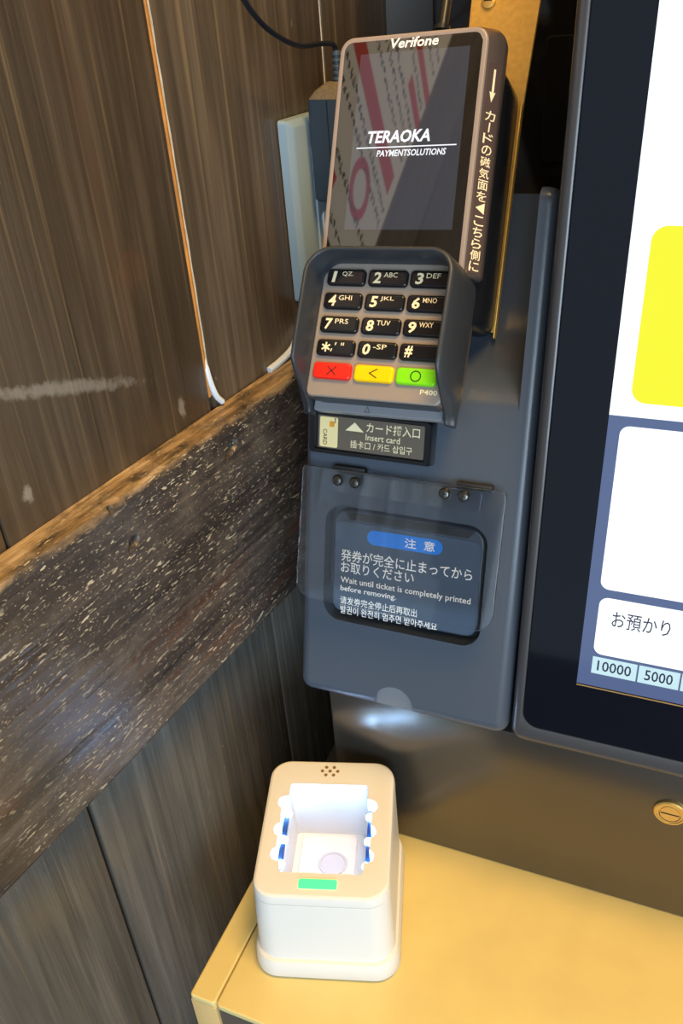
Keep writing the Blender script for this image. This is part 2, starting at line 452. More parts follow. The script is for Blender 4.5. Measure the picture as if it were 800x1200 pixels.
# golden filler in the wide joint, pale edge beside it, caulk where it meets the board
zs = [270 + 12 * k for k in range(80)]
def strip_path(x, wob): return [(x + wob * math.sin(z * 0.021), 1.9, z) for z in zs]
fs = obj('joint_filler', tube(strip_path(176.2, 0.4), 1.7, 8), 'filler', wl)
fp = obj('joint_filler', tube(strip_path(178.4, 0.35), [0.9 + 0.4 * math.sin(z * .13) ** 2 for z in zs], 6), 'filler_pale', wl)
obj('joint_filler', tube([(325.5, 1.6, z) for z in zs], 0.75, 6), 'filler_pale', wl)
obj('caulk_bead', tube(spline([(177.0, 1.5, 292), (177.3, 0.2, 280), (179.2, -1.0, 270), (183.0, -1.6, 264.5)]), [1.1, 1.2, 1.3, 1.5] + [1.7] * 21, 8), 'caulk', wl)
obj('caulk_bead', tube(spline([(232, -0.5, 263.5), (245, -1.2, 265), (258, -1.5, 268), (268, -1.0, 274), (280, -1, 276)]), 2.2, 8), 'caulk', wl)

struct(obj('ceiling', box(-1200, -2600, 2560, 2400, 900, 2600), mat('ceiling_paint', rgb(196, 178, 150), 0.8)))
struct(obj('wall_right', box(2300, -2600, 0, 2400, 900, 2560), mat('wall_right_paint', rgb(150, 130, 108), 0.8)))
wb = struct(obj('wall_back', box(-1200, 600, 0, 2400, 660, 2500), 'slate_wall'))

# the worn horizontal board: real relief, two ragged nail holes
def make_board():
    L0, L1, H, T = -900.0, 400.0, 141.0, 17.0
    bm = bmesh.new(); nx, nz = 620, 70
    holes = [(165.7, 246.3 - 120.5, 3.6, 2.2), (82.3, 236.8 - 120.5, 2.2, 1.6), (73.7, 262.5 - 120.5 - 3.0, 0.9, 0.8)]
    import mathutils.noise as mn
    def dep(x, z):
        d = 0.35 * mn.noise(Vector((x * 0.02, z * 0.25, 1.7)))
        if z > H - 5: d -= (1 - (H - z) / 5.0) ** 2 * (1.6 + 1.1 * mn.noise(Vector((x * 0.06, 0, 4))))
        if z < 2.5: d -= (1 - z / 2.5) ** 2 * 1.3
        for hx, hz, a, b in holes:
            u, v = (x - hx), (z - hz); c, s = math.cos(0.5), math.sin(0.5)
            rr = math.sqrt(((u * c + v * s) / (a * 1.3)) ** 2 + ((-u * s + v * c) / b) ** 2) * (1 + 0.35 * mn.noise(Vector((x * .5, z * .5, 2))))
            if rr < 1.35: d -= 7.0 * max(0, min(1, (1.35 - rr) / 0.5))
        return d
    xs = [L0 + (L1 - L0) * i / 160 for i in range(103)]
    x_last = xs[-1] if xs[-1] < -70 else -70
    xs = [x for x in xs if x < -72] + [-70 + 470 * i / 470 for i in range(471)]
    zv = [H * k / 118 for k in range(119)]
    G = [[bm.verts.new(Vector((x, -T - dep(x, z), z)) * MM) for z in zv] for x in xs]
    for i in range(len(xs) - 1):
        for k in range(len(zv) - 1):
            bm.faces.new((G[i][k], G[i + 1][k], G[i + 1][k + 1], G[i][k + 1]))
    # top and bottom faces back to the wall, ends
    Bt = [bm.verts.new(Vector((x, -0.2, H + 1.0)) * MM) for x in xs]; Bb = [bm.verts.new(Vector((x, -0.2, 0)) * MM) for x in xs]
    for i in range(len(xs) - 1):
        bm.faces.new((G[i][-1], G[i + 1][-1], Bt[i + 1], Bt[i])); bm.faces.new((Bb[i], Bb[i + 1], G[i + 1][0], G[i][0]))
        bm.faces.new((Bt[i], Bt[i + 1], Bb[i + 1], Bb[i]))
    bm.faces.new([g for g in G[0]] + [Bt[0], Bb[0]]); bm.faces.new([Bb[-1], Bt[-1]] + [g for g in reversed(G[-1])])
    return obj('trim_1', bm, 'board', matrix=WALL @ Matrix.Translation((0, 0, 0.1205)), angle=50)
struct(make_board())

# ------------------------------------------------------------------ kiosk cabinet
KC = thing('kiosk_cabinet', 'tan shelf and bronze front panel of the ticket kiosk under the touchscreen', 'kiosk', Matrix.Translation((0.05, 0.26, 0)))
KI = Matrix.Translation((-0.05, -0.26, 0))
XL, XR, YF = -204.4, 420.0, 194.7
obj('carcass', box(XL + 3, YF + 6, 0, XR - 3, 590, 846, 2), 'charcoal', KC, matrix=KI)
obj('shelf_top', plate(rrect(XL + 16.2, YF, XR, 332, 2.5), 846.4, 850, 0.8), 'tan', KC, matrix=KI)
obj('edge_strip', plate(rrect(XL, YF, XL + 15.4, 332, 2.0), 846.4, 850.2, 1.0), 'tan', KC, matrix=KI)
obj('corner_post', box(XL, YF - 0.3, 20, XL + 16, YF + 22, 846.2, 1.0), 'tan_dark', KC, matrix=KI)
obj('front_panel', box(XL + 16.6, YF + 0.8, 30, XR, YF + 6, 846.2, 0.8), 'charcoal', KC, matrix=KI)
obj('base_panel', box(-170.0, YB * 1000, 850.2, XR, 345, 962, 1.2), 'bronze_panel', KC, matrix=KI)
obj('rear_body', box(-168.0, 346, 850.2, XR, 498, 925, 2), 'black_matte', KC, matrix=KI)
lk = obj('lock', lathe([(0.1, 0), (8.2, 0), (8.2, 1.4), (7.6, 2.0), (6.9, 2.0), (6.6, 1.5), (5.2, 1.5), (5.0, 1.9), (0.1, 1.9)], 40), 'lock', KC,
         matrix=KI @ frame(Vector((0.0201, YB, 0.9328)), EX, EZ, -EY))
obj('key_slot', box(-4.6, -0.35, 1.8, 4.6, 0.35, 2.05), 'slot_dark', lk)
stroke('lock_arc', [(5.2 * math.cos(a), 5.2 * math.sin(a)) for a in [math.pi + math.pi * k / 12 for k in range(13)]], 0.4, lk, 'slot_dark', 2.0)
KT = thing('kiosk_column', 'tall glossy black column standing behind the payment terminal and touchscreen', 'column', Matrix.Translation((0.05, 0.56, Z0)))
KJ = Matrix.Translation((-0.05, -0.56, -Z0))
obj('column_body', box(-166, 530, 850.3, XR, 590, 1620, 4), 'black_gloss', KT, matrix=KJ)
obj('reflection_plate', plate(rrect(-101, 1212, -79, 1276, 3), 0, 0.8, 0.4), 'black_gloss', KT, matrix=KJ @ frame(Vector((0.0, 0.53, 0)), EX, EZ, -EY))  # added plate, stands in for a faint rounded reflection on the column

# ------------------------------------------------------------------ touchscreen monitor
TS = thing('touchscreen_monitor', 'large black touchscreen monitor showing white and yellow panels', 'monitor', SCR)
outer = rrect(3.6, 0, 330, 470, 7, 8)
glass_o = rrect(9.4, 10.5, 324, 462, 8, 8)
hs = obj('housing', loft([[(x, y, -60) for x, y in inset(outer, 8)], [(x, y, -22) for x, y in outer], [(x, y, -4) for x, y in outer],
     [(x, y, -1.6) for x, y in inset(outer, 0.7)], [(x, y, -0.2) for x, y in inset(outer, 2.4)], [(x, y, 0.3) for x, y in inset(outer, 4.4)],
     [(x, y, -0.2) for x, y in inset(glass_o, -0.4)], [(x, y, -1.0) for x, y in inset(glass_o, 0.0)]]),
     mat('monitor_bezel', rgb(72, 73, 77), 0.24, metal=0.3), TS)
gl = obj('glass', plate(glass_o, -0.9, 0.0, 0.3), mat('monitor_glass', rgb(10, 13, 24), 0.05, spec=0.22), TS)
E_W = emis('pixels_white', (0.93, 0.97, 1.0, 1), 1.25)
E_B = emis('pixels_slate', rgb(92, 112, 160), 0.75)
E_Y = emis('pixels_yellow', (0.93, 0.92, 0.0, 1), 1.0)
E_C = emis('pixels_pale_blue', rgb(206, 240, 248), 0.95)
E_N = emis('pixels_navy', rgb(30, 44, 84), 0.6)
dp = flat('display', [(33.4, 41.5), (310, 41.5), (310, 430), (33.4, 430)], 0.12, E_B, TS, 0.1)
flat('header_area', [(33.4, 174.6), (310, 174.6), (310, 430), (33.4, 430)], 0.22, E_W, dp, 0.08)
flat('yellow_button', rrect(41.2, 180.8, 300, 251.4, 6), 0.32, E_Y, dp, 0.08)
flat('content_box', rrect(38.6, 93.2, 300, 170.4, 4), 0.22, E_W, dp, 0.08)
flat('deposit_box', rrect(39.2, 59.2, 300, 89.0, 4), 0.22, E_W, dp, 0.08)
text('deposit_text', 'お預かり', dp, E_N, 45.6, 74.6, 0.27, 25.5, 8.2, 0.004, rot=0)
for k, (a, b, s) in enumerate(((39.4, 59.6, '10000'), (60.4, 78.4, '5000'), (79.2, 97, '1000'))):
    flat('amount_tag', [(a, 48.6), (b, 48.6), (b, 57.6), (a, 57.6)], 0.22, E_C, dp, 0.08)
    if k < 2: text('amount_text', s, dp, E_N, (a + b) / 2, 50.4, 0.27, {0: 15.4, 1: 12.4}[k], 5.6, 0.012, align='CENTER')
obj('display_edge', box(33.4, 40.3, 0, 310, 40.9, 0.25), mat('display_edge', rgb(170, 140, 90), 0.3, metal=0.5), TS)

# ------------------------------------------------------------------ ticket printer
TP = thing('ticket_printer', 'slate grey ticket printer with clear flap over its outlet beside the touchscreen', 'ticket printer', MOD)
def arc(cx, cy, r, a0, a1, n=6): return [(cx + r * math.cos(math.radians(a0 + (a1 - a0) * i / n)), cy + r * math.sin(math.radians(a0 + (a1 - a0) * i / n))) for i in range(n + 1)]
ol = rrect(-115.5, 0, 2.0, 266, 7, 6)
sh = loft([[(x, y, -120) for x, y in ol], [(x, y, -6) for x, y in ol]] +
          [[(x, y, -6 + 6 * math.sin(math.pi / 2 * i / 5)) for x, y in inset(ol, 6 * (1 - math.cos(math.pi / 2 * i / 5)))] for i in range(1, 6)] + [[(x, y, 0.0) for x, y in inset(ol, 6.4)]])
hs2 = obj('housing', sh, 'slate', TP)
# bay for the terminal: cleared on the left, scooped out in front of the right-hand column
cut(hs2, box(-140, 177, -140, -46, 300, 20))
scoop = [(168, 6), (168, 0.3), (172, -1.5), (178, -7), (186, -19), (195, -35), (203, -44), (215, -49), (300, -68), (300, 6)]
cut(hs2, loft([[(x, v, z) for v, z in scoop] for x in (-140, -7.5)]))
cut(hs2, plate(rrect(-102, 46.5, -16.2, 111, 10, 8), -11, 5))
cut(hs2, loft([[(x, y, -5.2) for x, y in circle(-59.7, 3.0, 11.0, 28)], [(x, y, 5) for x, y in circle(-59.7, 3.0, 11.0, 28)]]))
obj('inner_plate', box(-74, -0.0, -5.6, -46, 17, -4.9), mat('inner_plate', rgb(150, 152, 158), 0.25, metal=0.6), TP)
# inner pan with a light rim, ticket slot and instruction label
obj('outlet_pan', plate(rrect(-99.5, 49, -18.6, 107.5, 8, 8), -11.2, -5.5, 1.2), 'slate', TP)
obj('ticket_slot', plate([(-93.5, 106.5), (-90, 102.4), (-27, 102.4), (-23.6, 106.5)], -8, -5.2), 'slot_dark', TP)
lb = obj('instruction_label', plate(rrect(-98.0, 50.2, -20.0, 101.2, 4, 6), -5.5, -5.1), 'label_navy', TP)
LB = Matrix.Translation((-0.059, 0.076, 0)) @ Matrix.Rotation(math.radians(0.8), 4, 'Z') @ Matrix.Translation((0.059, -0.076, 0))
flat('heading_pill', rrect(-80, 90.8, -39.5, 98.8, 3.9, 6), -4.95, 'pill_blue', lb, 0.1, LB)
text('heading_text', '注  意', lb, 'print_white', -51.5, 92.2, -4.9, 16.0, 5.2, 0.008, align='CENTER', base=LB)
for body, y, wd, h, bold in (('発券が完全に止まってから', 79.6, 71.0, 6.6, 0.006), ('お取りください', 73.0, 40.6, 6.2, 0.006),
                             ('Wait until ticket is completely printed', 66.2, 71.0, 4.4, 0.012), ('before removing.', 61.6, 31.4, 4.0, 0.012),
                             ('请发劵完全停止后再取出', 54.8, 43.2, 4.6, 0.006), ('발권이 완전히 멈추면 받아주세요', 48.9 + 0.2, 54.2, 4.6, 0.006)):
    text('label_text', body, lb, 'print_white', -94.4, y, -4.95, wd, h, bold, base=LB)
# clear flap hinged along the top
GF = Matrix.Translation((0, 0.130, 0.005)) @ Matrix.Rotation(math.radians(-5.0), 4, 'X')
gp = obj('clear_flap', plate(rrect(-113, -69, -8.2, 1.4, (2, 2, 10, 10), 8), 0, 1.6, 0.5, 3), 'acrylic', TP, matrix=GF)
obj('flap_stiffener', plate(rrect(-96, -10.5, -20, -0.4, (1, 1, 3, 3), 5), -2.0, -0.4, 0.3), 'acrylic', gp)
for x0, x1 in ((-97.5, -80), (-33, -15.5)):
    obj('hinge_foot', box(x0, 0.2, -5.0, x1, 3.0, -0.3, 0.5), 'black_matte', gp)
for x in (-93.3, -84.0, -37.8, -28.4):
    sc = obj('screw', lathe([(0.05, 1.6), (2.9, 1.6), (2.9, 2.0), (2.2, 3.0), (1.0, 3.4), (0.05, 3.45)], 20), 'steel', gp, matrix=Matrix.Translation((x * MM, -4.0 * MM if x < -60 else -3.0 * MM, 0)) @ Matrix.Rotation(x, 4, 'Z'))
    b_ = box(-1.5, -0.28, 3.1, 1.5, 0.28, 3.6); box(-0.28, -1.5, 3.1, 0.28, 1.5, 3.6, bm=b_)
    sc2 = obj('cross_recess', b_, 'slot_dark', gp, smooth=False, matrix=sc.matrix_basis.copy())

# ------------------------------------------------------------------ card slot sign
SG = thing('card_slot_sign', 'black framed insert card sign mounted under the payment keypad', 'sign', MOD @ Matrix.Translation((-0.077, 0.150, 0)))
SB = Matrix.Translation((0.077, -0.150, 0))
tr = obj('tray', loft([[(x, y, 0.1) for x, y in rrect(-110.5, 138.0, -45.5, 161.2, 2)], [(x, y, 6) for x, y in rrect(-109.8, 138.8, -46.0, 160.6, 2)],
     [(x, y, 7.4) for x, y in rrect(-109.2, 139.4, -46.6, 160.2, 2)], [(x, y, 7.4) for x, y in rrect(-106.4, 141.2, -48.6, 159.2, 1)], [(x, y, 6.4) for x, y in rrect(-106.2, 141.4, -48.8, 159.0, 1)]]), 'black_gloss', SG, matrix=SB)
lb2 = obj('sign_label', plate(rrect(-104.6, 142.0, -49.6, 158.4, 0.6), 6.3, 7.0), 'label_brown', SG, matrix=SB)
flat('card_picture', rrect(-103.6, 142.6, -94.0, 157.8, 0.8), 7.25, 'card_cream', lb2, 0.2)
flat('card_chip', rrect(-98.4, 153.0, -95.8, 155.8, 0.4), 7.35, 'chip', lb2, 0.1)
flat('card_arrow', [(-95.6, 155.0), (-95.2, 155.0), (-95.2, 157.0), (-94.9, 157.0), (-95.4, 157.7), (-95.9, 157.0), (-95.6, 157.0)], 7.35, 'print_dark', lb2, 0.1)
text('card_text', 'CARD', lb2, 'print_dark', -101.8, 151.6, 7.3, 8.0, 2.2, 0.006, rot=-90)
flat('triangle', [(-90.0, 152.0), (-80.4, 152.0), (-85.2, 156.4)], 7.1, 'print_cream', lb2, 0.1)
text('sign_text', 'カード挿入口', lb2, 'print_cream', -79.0, 152.2, 7.1, 27.2, 5.0, 0.008)
text('sign_text', 'Insert card', lb2, 'print_cream', -79.2, 148.3, 7.1, 17.6, 3.1, 0.006)
text('sign_text', '插卡口 / 카드 삽입구', lb2, 'print_cream', -87.2, 143.6, 7.1, 32.0, 3.9, 0.006)

# ------------------------------------------------------------------ payment terminal
XT = Vector((0.99929913, -0.0165663, 0.03141559)).normalized()
UPT = Vector((-0.0199509, 0.46989588, 0.88249636)); UPT = (UPT - XT * UPT.dot(XT)).normalized()
PC = Vector((-0.13166854, 0.37182161, 1.20067209))
TF = frame(PC, XT, UPT, XT.cross(UPT))
PT = thing('payment_terminal', 'card payment terminal with keypad hood and small colour screen', 'payment terminal', TF)
d8 = math.radians(8)
KP = Matrix.Rotation(d8 * -1, 4, 'X') @ Matrix.Translation((0, -0.066, 0))     # keypad frame inside the terminal frame
CX = -5.5
bo = rrect(-41, -8, 30, 99, (7, 7, 2, 2), 8)
def flare(d, z): return [(x + (d if x > CX else -0.12 * d), y + (0.25 * d if y > 50 else 0), z) for x, y in bo]
obj('body', loft([flare(3.5, -16), flare(5.0, -14.0), flare(5.4, -9.5), flare(5.0, -7.4), flare(0.3, -1.6),
                  [(x, y, -0.6) for x, y in inset(bo, 0.5)], [(x, y, -0.2) for x, y in inset(bo, 1.0)]]), 'bronze_body', PT)
ro = inset(bo, 0.35); ri = inset(rrect(-41, -8, 30, 99, (7, 7, 2, 2), 8), 2.9)
obj('rim', loft([[(x, y, -0.8) for x, y in ro], [(x, y, 0.1) for x, y in inset(ro, 0.5)], [(x, y, 0.35) for x, y in inset(ro, 1.2)], [(x, y, 0.1) for x, y in ri], [(x, y, -0.6) for x, y in ri]]), 'rim', PT)
obj('screen_glass', plate(inset(bo, 2.8), -0.4, 0.2, 0.15), mat('terminal_glass', rgb(14, 13, 13), 0.03, ior=2.0), PT)
scd = flat('screen', [(-29.8, 12.0), (22.4, 12.0), (21.8, 90.5), (-29.8, 90.5)], 0.26, emis('terminal_screen', rgb(84, 92, 108), 0.30, 0.03, 2.0), PT, 0.1)
E_L = emis('screen_white', (0.93, 0.95, 1.0, 1), 1.1)
text('screen_logo', 'TERAOKA', scd, E_L, -22.4, 50.6, 0.32, 30.2, 5.6, 0.03, 0.18)
flat('screen_line', [(-27.5, 48.5), (20.3, 48.5), (20.3, 49.0), (-27.5, 49.0)], 0.32, E_L, scd, 0.03)
text('screen_text', 'PAYMENTSOLUTIONS', scd, E_L, -17.2, 44.6, 0.32, 33.0, 2.9, 0.02, 0.15)
text('brand_text', 'Verifone', PT, 'print_white', -15.6, 92.0, 0.28, 22.6, 4.4, 0.02, 0.18)
rear = rrect(-41.5, -29, 35.0, 92, (12, 12, 6, 6), 8)
obj('rear_housing', loft([[(x, y, -45) for x, y in inset(rear, 0.6)], [(x, y, -42) for x, y in rear], [(x, y, -24) for x, y in rear], [(x, y, -18) for x, y in inset(rear, 1.5)], [(x, y, -14) for x, y in inset(rear, 4.0)]]), 'black', PT)
# printed strip along the right side: local frame x runs down the side, z outwards
SD = Matrix.Translation((0.0303, 0, -0.0016)) @ Matrix.Rotation(math.radians(-39.0), 4, 'Y') @ frame(Vector((0, 0, 0)), Vector((0, 0, -1)), Vector((0, 1, 0)), Vector((1, 0, 0)))
sl = obj('side_strip', plate(rrect(0.5, -6, 7.0, 84, 0.6), -0.1, 0.2), 'strip', PT, matrix=SD)
flat('arrow', [(3.3, 67.5), (1.9, 72.0), (3.0, 71.6), (3.2, 81.5), (4.2, 81.5), (4.2, 71.6), (5.2, 72.0)], 0.26, 'print_cream', sl, 0.05)
yy = 64.0
for ch in 'カードの磁気面を▲こちら側に':
    if ch == '▲':
        flat('strip_mark', [(1.2, yy - 2.2), (6.0, yy - 4.6), (6.0, yy + 0.2)], 0.26, 'print_cream', sl, 0.05); yy -= 5.6; continue
    if ch == 'ー':
        stroke('strip_text', [(3.9, yy - 0.2), (3.7, yy - 3.8)], 0.7, sl, 'print_cream', 0.26); yy -= 4.7; continue
    text('strip_text', ch, sl, 'print_cream', 3.75, yy - 4.3, 0.26, 5.4, 4.3, 0.008, align='CENTER'); yy -= 4.95
# keypad half
kb = rrect(-40, -1.2, 31, 70, (3, 3, 4, 4), 6)
obj('keypad_body', plate(kb, -24, -2.2, 1.0), 'bronze_body', PT, matrix=KP)
kpl = obj('keypad_plate', plate(rrect(-37.6, -0.8, 28.4, 63, (7, 7, 3, 3), 6), -3, 0, 0.8), 'key_plate', PT, matrix=KP)
obj('front_lip', loft([[(x, y, -11.5) for x, y in rrect(-34, -1.6, 26, 4, 1)], [(x, y, -2.0) for x, y in rrect(-34.5, -1.2, 26.5, 4, 1)], [(x, y, -0.9) for x, y in rrect(-34, -0.2, 26, 4, 1)]]), 'shield', PT, matrix=KP)
lg = obj('card_ledge', plate(rrect(-37.5, -5.6, 27, 2, 1.2), -16.5, -11.0, 0.6), 'ledge', PT, matrix=KP)
stroke('ledge_triangle', [(-11.0, -4.6), (-8.6, -4.6), (-9.8, -2.0), (-11.0, -4.6)], 0.2, lg, 'print_dark', -10.9)
xk = (-25.2, -4.5, 15.9); yk = (55.4, 44.2, 33.1, 22.1, 11.2)
kd = plate(rrect(-9.5, -3.9, 9.5, 3.9, 1.9, 5), -1, 2.0, 1.1, 3)
kmesh = None
glyphs = (('1', 'QZ.'), ('2', 'ABC'), ('3', 'DEF'), ('4', 'GHI'), ('5', 'JKL'), ('6', 'MNO'), ('7', 'PRS'), ('8', 'TUV'), ('9', 'WXY'),
          ('*', ",'\""), ('0', '-SP'), ('#', ''), ('X', ''), ('<', ''), ('O', ''))
for i, (big, small) in enumerate(glyphs):
    x, y = xk[i % 3], yk[i // 3]
    mt = KP @ Matrix.Translation(Vector((x, y, 0)) * MM)
    cm = ('key_red', 'key_yellow', 'key_green')[i - 12] if i >= 12 else 'key'
    k = obj('key', plate(rrect(-9.6, -3.9, 9.6, 3.9, 1.9, 5), -1, 2.0, 1.1, 3), cm, PT, matrix=mt)
    if i >= 12:
        k['label'] = ('red cancel key with a cross', 'yellow correction key with an arrow', 'green confirm key with a ring')[i - 12]
        if big == 'X':
            stroke('key_symbol', [(-2.1, -1.9), (2.1, 1.9)], 0.5, k, 'print_dark', 2.06); stroke('key_symbol', [(-2.1, 1.9), (2.1, -1.9)], 0.5, k, 'print_dark', 2.07)
        elif big == '<': stroke('key_symbol', [(1.8, 2.0), (-1.8, 0), (1.8, -2.0)], 0.5, k, 'print_dark', 2.06)
        else: stroke('key_symbol', [(2.3 * math.cos(a * math.pi / 12), 2.3 * math.sin(a * math.pi / 12)) for a in range(25)], 0.5, k, 'print_dark', 2.06)
        continue
    if big == '*':
        for a in (90, 30, 150):
            c, s = math.cos(math.radians(a)) * 2.0, math.sin(math.radians(a)) * 2.0
            stroke('key_symbol', [(-4.6 - c, -s), (-4.6 + c, s)], 0.8, k, 'print_cream', 2.06 + a * 0.0002)
        stroke('key_letters', [(-1.5, -0.8), (-1.9, -1.8)], 0.5, k, 'print_cream', 2.06)
        stroke('key_letters', [(0.2, 2.2), (0.0, 1.2)], 0.5, k, 'print_cream', 2.06)
        for dx in (3.0, 4.0): stroke('key_letters', [(dx + 0.1, 2.2), (dx, 1.2)], 0.5, k, 'print_cream', 2.06)
        continue
    text('key_number', big, k, 'print_cream', -6.9, -2.6, 2.06, 3.8 if big not in '1' else 2.4, 5.2, 0.03, 0.10)
    if small: text('key_letters', small, k, 'print_cream', -1.9, 0.2, 2.06, 6.6 if small != 'QZ.' else 5.6, 2.3, 0.004)
text('model_text', 'P400', PT, 'print_cream', 18.4, 3.6, 0.06, 8.0, 2.3, 0.012, base=KP)
# hood around the keypad: wall that follows the outline, tall at the sides, running out towards the card ledge
def make_hood():
    path = []
    xl, xr, yt, r = -37.4, 28.6, 62.6, 10.0
    for y in (-7.5, -6.5, -5, -2.5, 0, 4, 8, 13, 20, 30, 40): path.append(((xl, y), (-1, 0)))
    for a in range(0, 91, 10):
        t = math.radians(180 - a); path.append(((xl + r + r * math.cos(t), yt - r + r * math.sin(t)), (math.cos(t), math.sin(t))))
    for x in (-15, -5, 5, 12): path.append(((x, yt), (0, 1)))
    for a in range(0, 91, 10):
        t = math.radians(90 - a); path.append(((xr - r + r * math.cos(t), yt - r + r * math.sin(t)), (math.cos(t), math.sin(t))))
    for y in (40, 30, 20, 13, 8, 4, 0, -2.5, -5, -6.5, -7.5): path.append(((xr, y), (1, 0)))
    rings = []
    for (x, y), (nx, ny) in path:
        t = max(0.0, min(1.0, (y + 7.5) / 22.0)); t = t * t * (3 - 2 * t) if t < 0.5 else t * t * (3 - 2 * t)
        H = -8 + 26.0 * t if y < 40 else 18.0 - 1.6 * max(0, ny)
        q = []
        for off, h in ((0.0, min(-3, H - 1.5)), (0.1, H - 1.2), (0.5, H - 0.25), (1.2, H), (2.0, H - 0.4), (2.6, H - 1.5), (3.6 + 1.0 * (1 - t), min(2, H - 2.2)), (5.0, -12.0), (4.0, -16.0), (1.0, -16.0)):
            q.append((x + nx * off, y + ny * off, h))
        rings.append(q)
    return loft(rings)
obj('keypad_hood', make_hood(), 'shield', PT, matrix=KP, angle=50)
obj('cable', tube(spline([(-3, 84, -30), (-3, 98, -30), (-3, 112, -31), (-3, 135, -33), (-5, 175, -36), (-9, 230, -42)]), 2.7, 12), 'cord', PT)
bmr = bmesh.new()
for k in range(4): lathe([(2.5, 99 + k * 4.2), (4.2, 99.4 + k * 4.2), (4.2, 101.4 + k * 4.2), (2.5, 101.8 + k * 4.2)], 16, bm=bmr)
obj('strain_relief', bmr, 'cord', PT, matrix=Matrix.Translation((-0.003, 0, -0.0303)) @ Matrix.Rotation(math.radians(-90), 4, 'X') @ Matrix.Scale(1, 4))

# ------------------------------------------------------------------ brass bracket behind the terminal
BR = thing('terminal_bracket', 'yellow brass coloured bracket plate behind the payment terminal', 'bracket', TF @ Matrix.Translation((0, 0, -0.0455)))
obj('plate', plate([(-20, -26), (34.6, -26), (35.0, 20), (35.4, 77), (36.6, 79), (39.2, 130), (41.2, 178), (5.0, 178), (5.5, 100), (-20, 90)], -1.8, 0, 0.3), 'brass', BR)
obj('edge_flange', plate([(35.1, -29), (35.9, -29), (36.6, 82), (35.5, 82)], -1.8, 2.0, 0.3), 'brass', BR)
scb = obj('screw', lathe([(0.05, 0), (3.6, 0), (3.4, 1.2), (2.0, 1.8), (0.05, 1.9)], 24), 'brass', BR, matrix=Matrix.Translation((0.0142, 0.131, 0)))
obj('cross_recess', box(-2, -0.4, 1.5, 2, 0.4, 2.0), 'slot_dark', scb)

# ------------------------------------------------------------------ QR scanner
ph = math.radians(17.0)
QF = Matrix.Translation((-0.13658, 0.22705, Z0 + 0.0003)) @ Matrix.Rotation(ph, 4, 'Z')
QS = thing('qr_scanner', 'white desktop code scanner with glowing window and green status light', 'scanner', QF)
def ringz(x0, y0, x1, y1, r, z): return [(x, y, z) for x, y in rrect(x0, y0, x1, y1, r, 8)]
obj('skirt', loft([ringz(-40.0, 1.2, 38.2, 95.2, 13, 0), ringz(-41, 0, 39.2, 96.4, 14, 2), ringz(-40.4, 0.4, 38.6, 96.0, 14, 11.5), ringz(-39.6, 1.2, 37.8, 95.4, 13.5, 13.6), ringz(-38.4, 2.6, 36.6, 94.4, 13, 14.2)]), 'white', QS)
obj('body', loft([ringz(-38.6, 3.0, 36.6, 94.6, 13, 13.5), ringz(-37.8, 6.2, 35.8, 97.2, 12, 40), ringz(-37.4, 8.2, 35.4, 99.6, 12, 53.2), ringz(-36.9, 8.8, 34.9, 99.2, 11.5, 53.6), ringz(-36.9, 8.8, 34.9, 99.2, 11.5, 54.2)], cap1=True), 'white', QS)
tb = obj('top_cover', loft([ringz(-37.5, 8.2, 35.5, 99.8, 12, 54.2), ringz(-37.4, 8.5, 35.3, 99.8, 12, 57.2), ringz(-36.8, 9.1, 34.8, 99.2, 11.5, 59.0), ringz(-35.6, 10.3, 33.6, 98.0, 10.5, 59.8), ringz(-35.2, 10.7, 33.2, 97.6, 10.2, 59.85)]), 'white', QS)
well = rrect(-24.4, 23.6, 20.6, 82, 2.0, 5)
cut(tb, plate(well, 40, 70))
bd = [c for c in QS.children if c.name.startswith('body')][0]
cut(bd, plate(inset(well, 0.0), 22, 70))
leds = [(-26.2, 68.8), (-26.4, 50.5), (-26.1, 34.8), (22.7, 67.6), (22.7, 51.0), (22.2, 35.2)]
for lx, ly in leds:
    cut(tb, plate(circle(lx * 0.985, ly, 4.2, 20), 52, 70))
    cut(bd, plate(circle(lx * 0.985, ly, 4.2, 20), 50.5, 70))
for x0, x1 in ((-27.2, -20.0), (17.0, 23.4)):
    cut(tb, plate(rrect(x0, 31.2, x1, 72.2, 1.0), 50, 70)); cut(bd, plate(rrect(x0, 31.2, x1, 72.2, 1.0), 48.5, 70))
LED = mat('led_white', (0.9, 0.95, 1, 1), 0.3, emit=110.0, ecol=(0.33, 0.58, 1.0, 1))
for lx, ly in leds:
    obj('led', lathe([(0.05, 0), (2.4, 0), (2.3, 1.0), (1.7, 1.9), (0.9, 2.3), (0.05, 2.4)], 16), LED, QS, matrix=Matrix.Translation((lx * 0.97 * MM, ly * MM, 0.0508)))
LEDB = mat('led_board', rgb(24, 60, 110), 0.3)
for x0, x1 in ((-27.0, -22.0), (18.0, 23.2)):
    obj('led_board', box(x0 if x0 < 0 else 20.7, 31.5, 48.6, -24.5 if x0 < 0 else x1, 72.0, 51.4, 0.2), LEDB, QS)
wf = obj('scan_window', plate(rrect(-20.8, 27, 12, 79.5, 3, 5), 21.9, 23.2, 0.5), mat('scan_window', rgb(232, 224, 222), 0.3), QS)
obj('lens_ring', loft([[(x, y, 23.1) for x, y in circle(-1, 59, 8.6, 32)], [(x, y, 23.9) for x, y in circle(-1, 59, 8.2, 32)], [(x, y, 23.9) for x, y in circle(-1, 59, 7.2, 32)], [(x, y, 23.3) for x, y in circle(-1, 59, 6.8, 32)]]), mat('lens_ring', rgb(196, 200, 210), 0.25), wf)
obj('status_light', plate(rrect(-12.4, 14.2, 7.8, 19.8, 1.0), 59.6, 60.4, 0.3), mat('status_green', rgb(40, 220, 90), 0.4, emit=1.25, ecol=(0.08, 1.0, 0.30, 1)), QS)
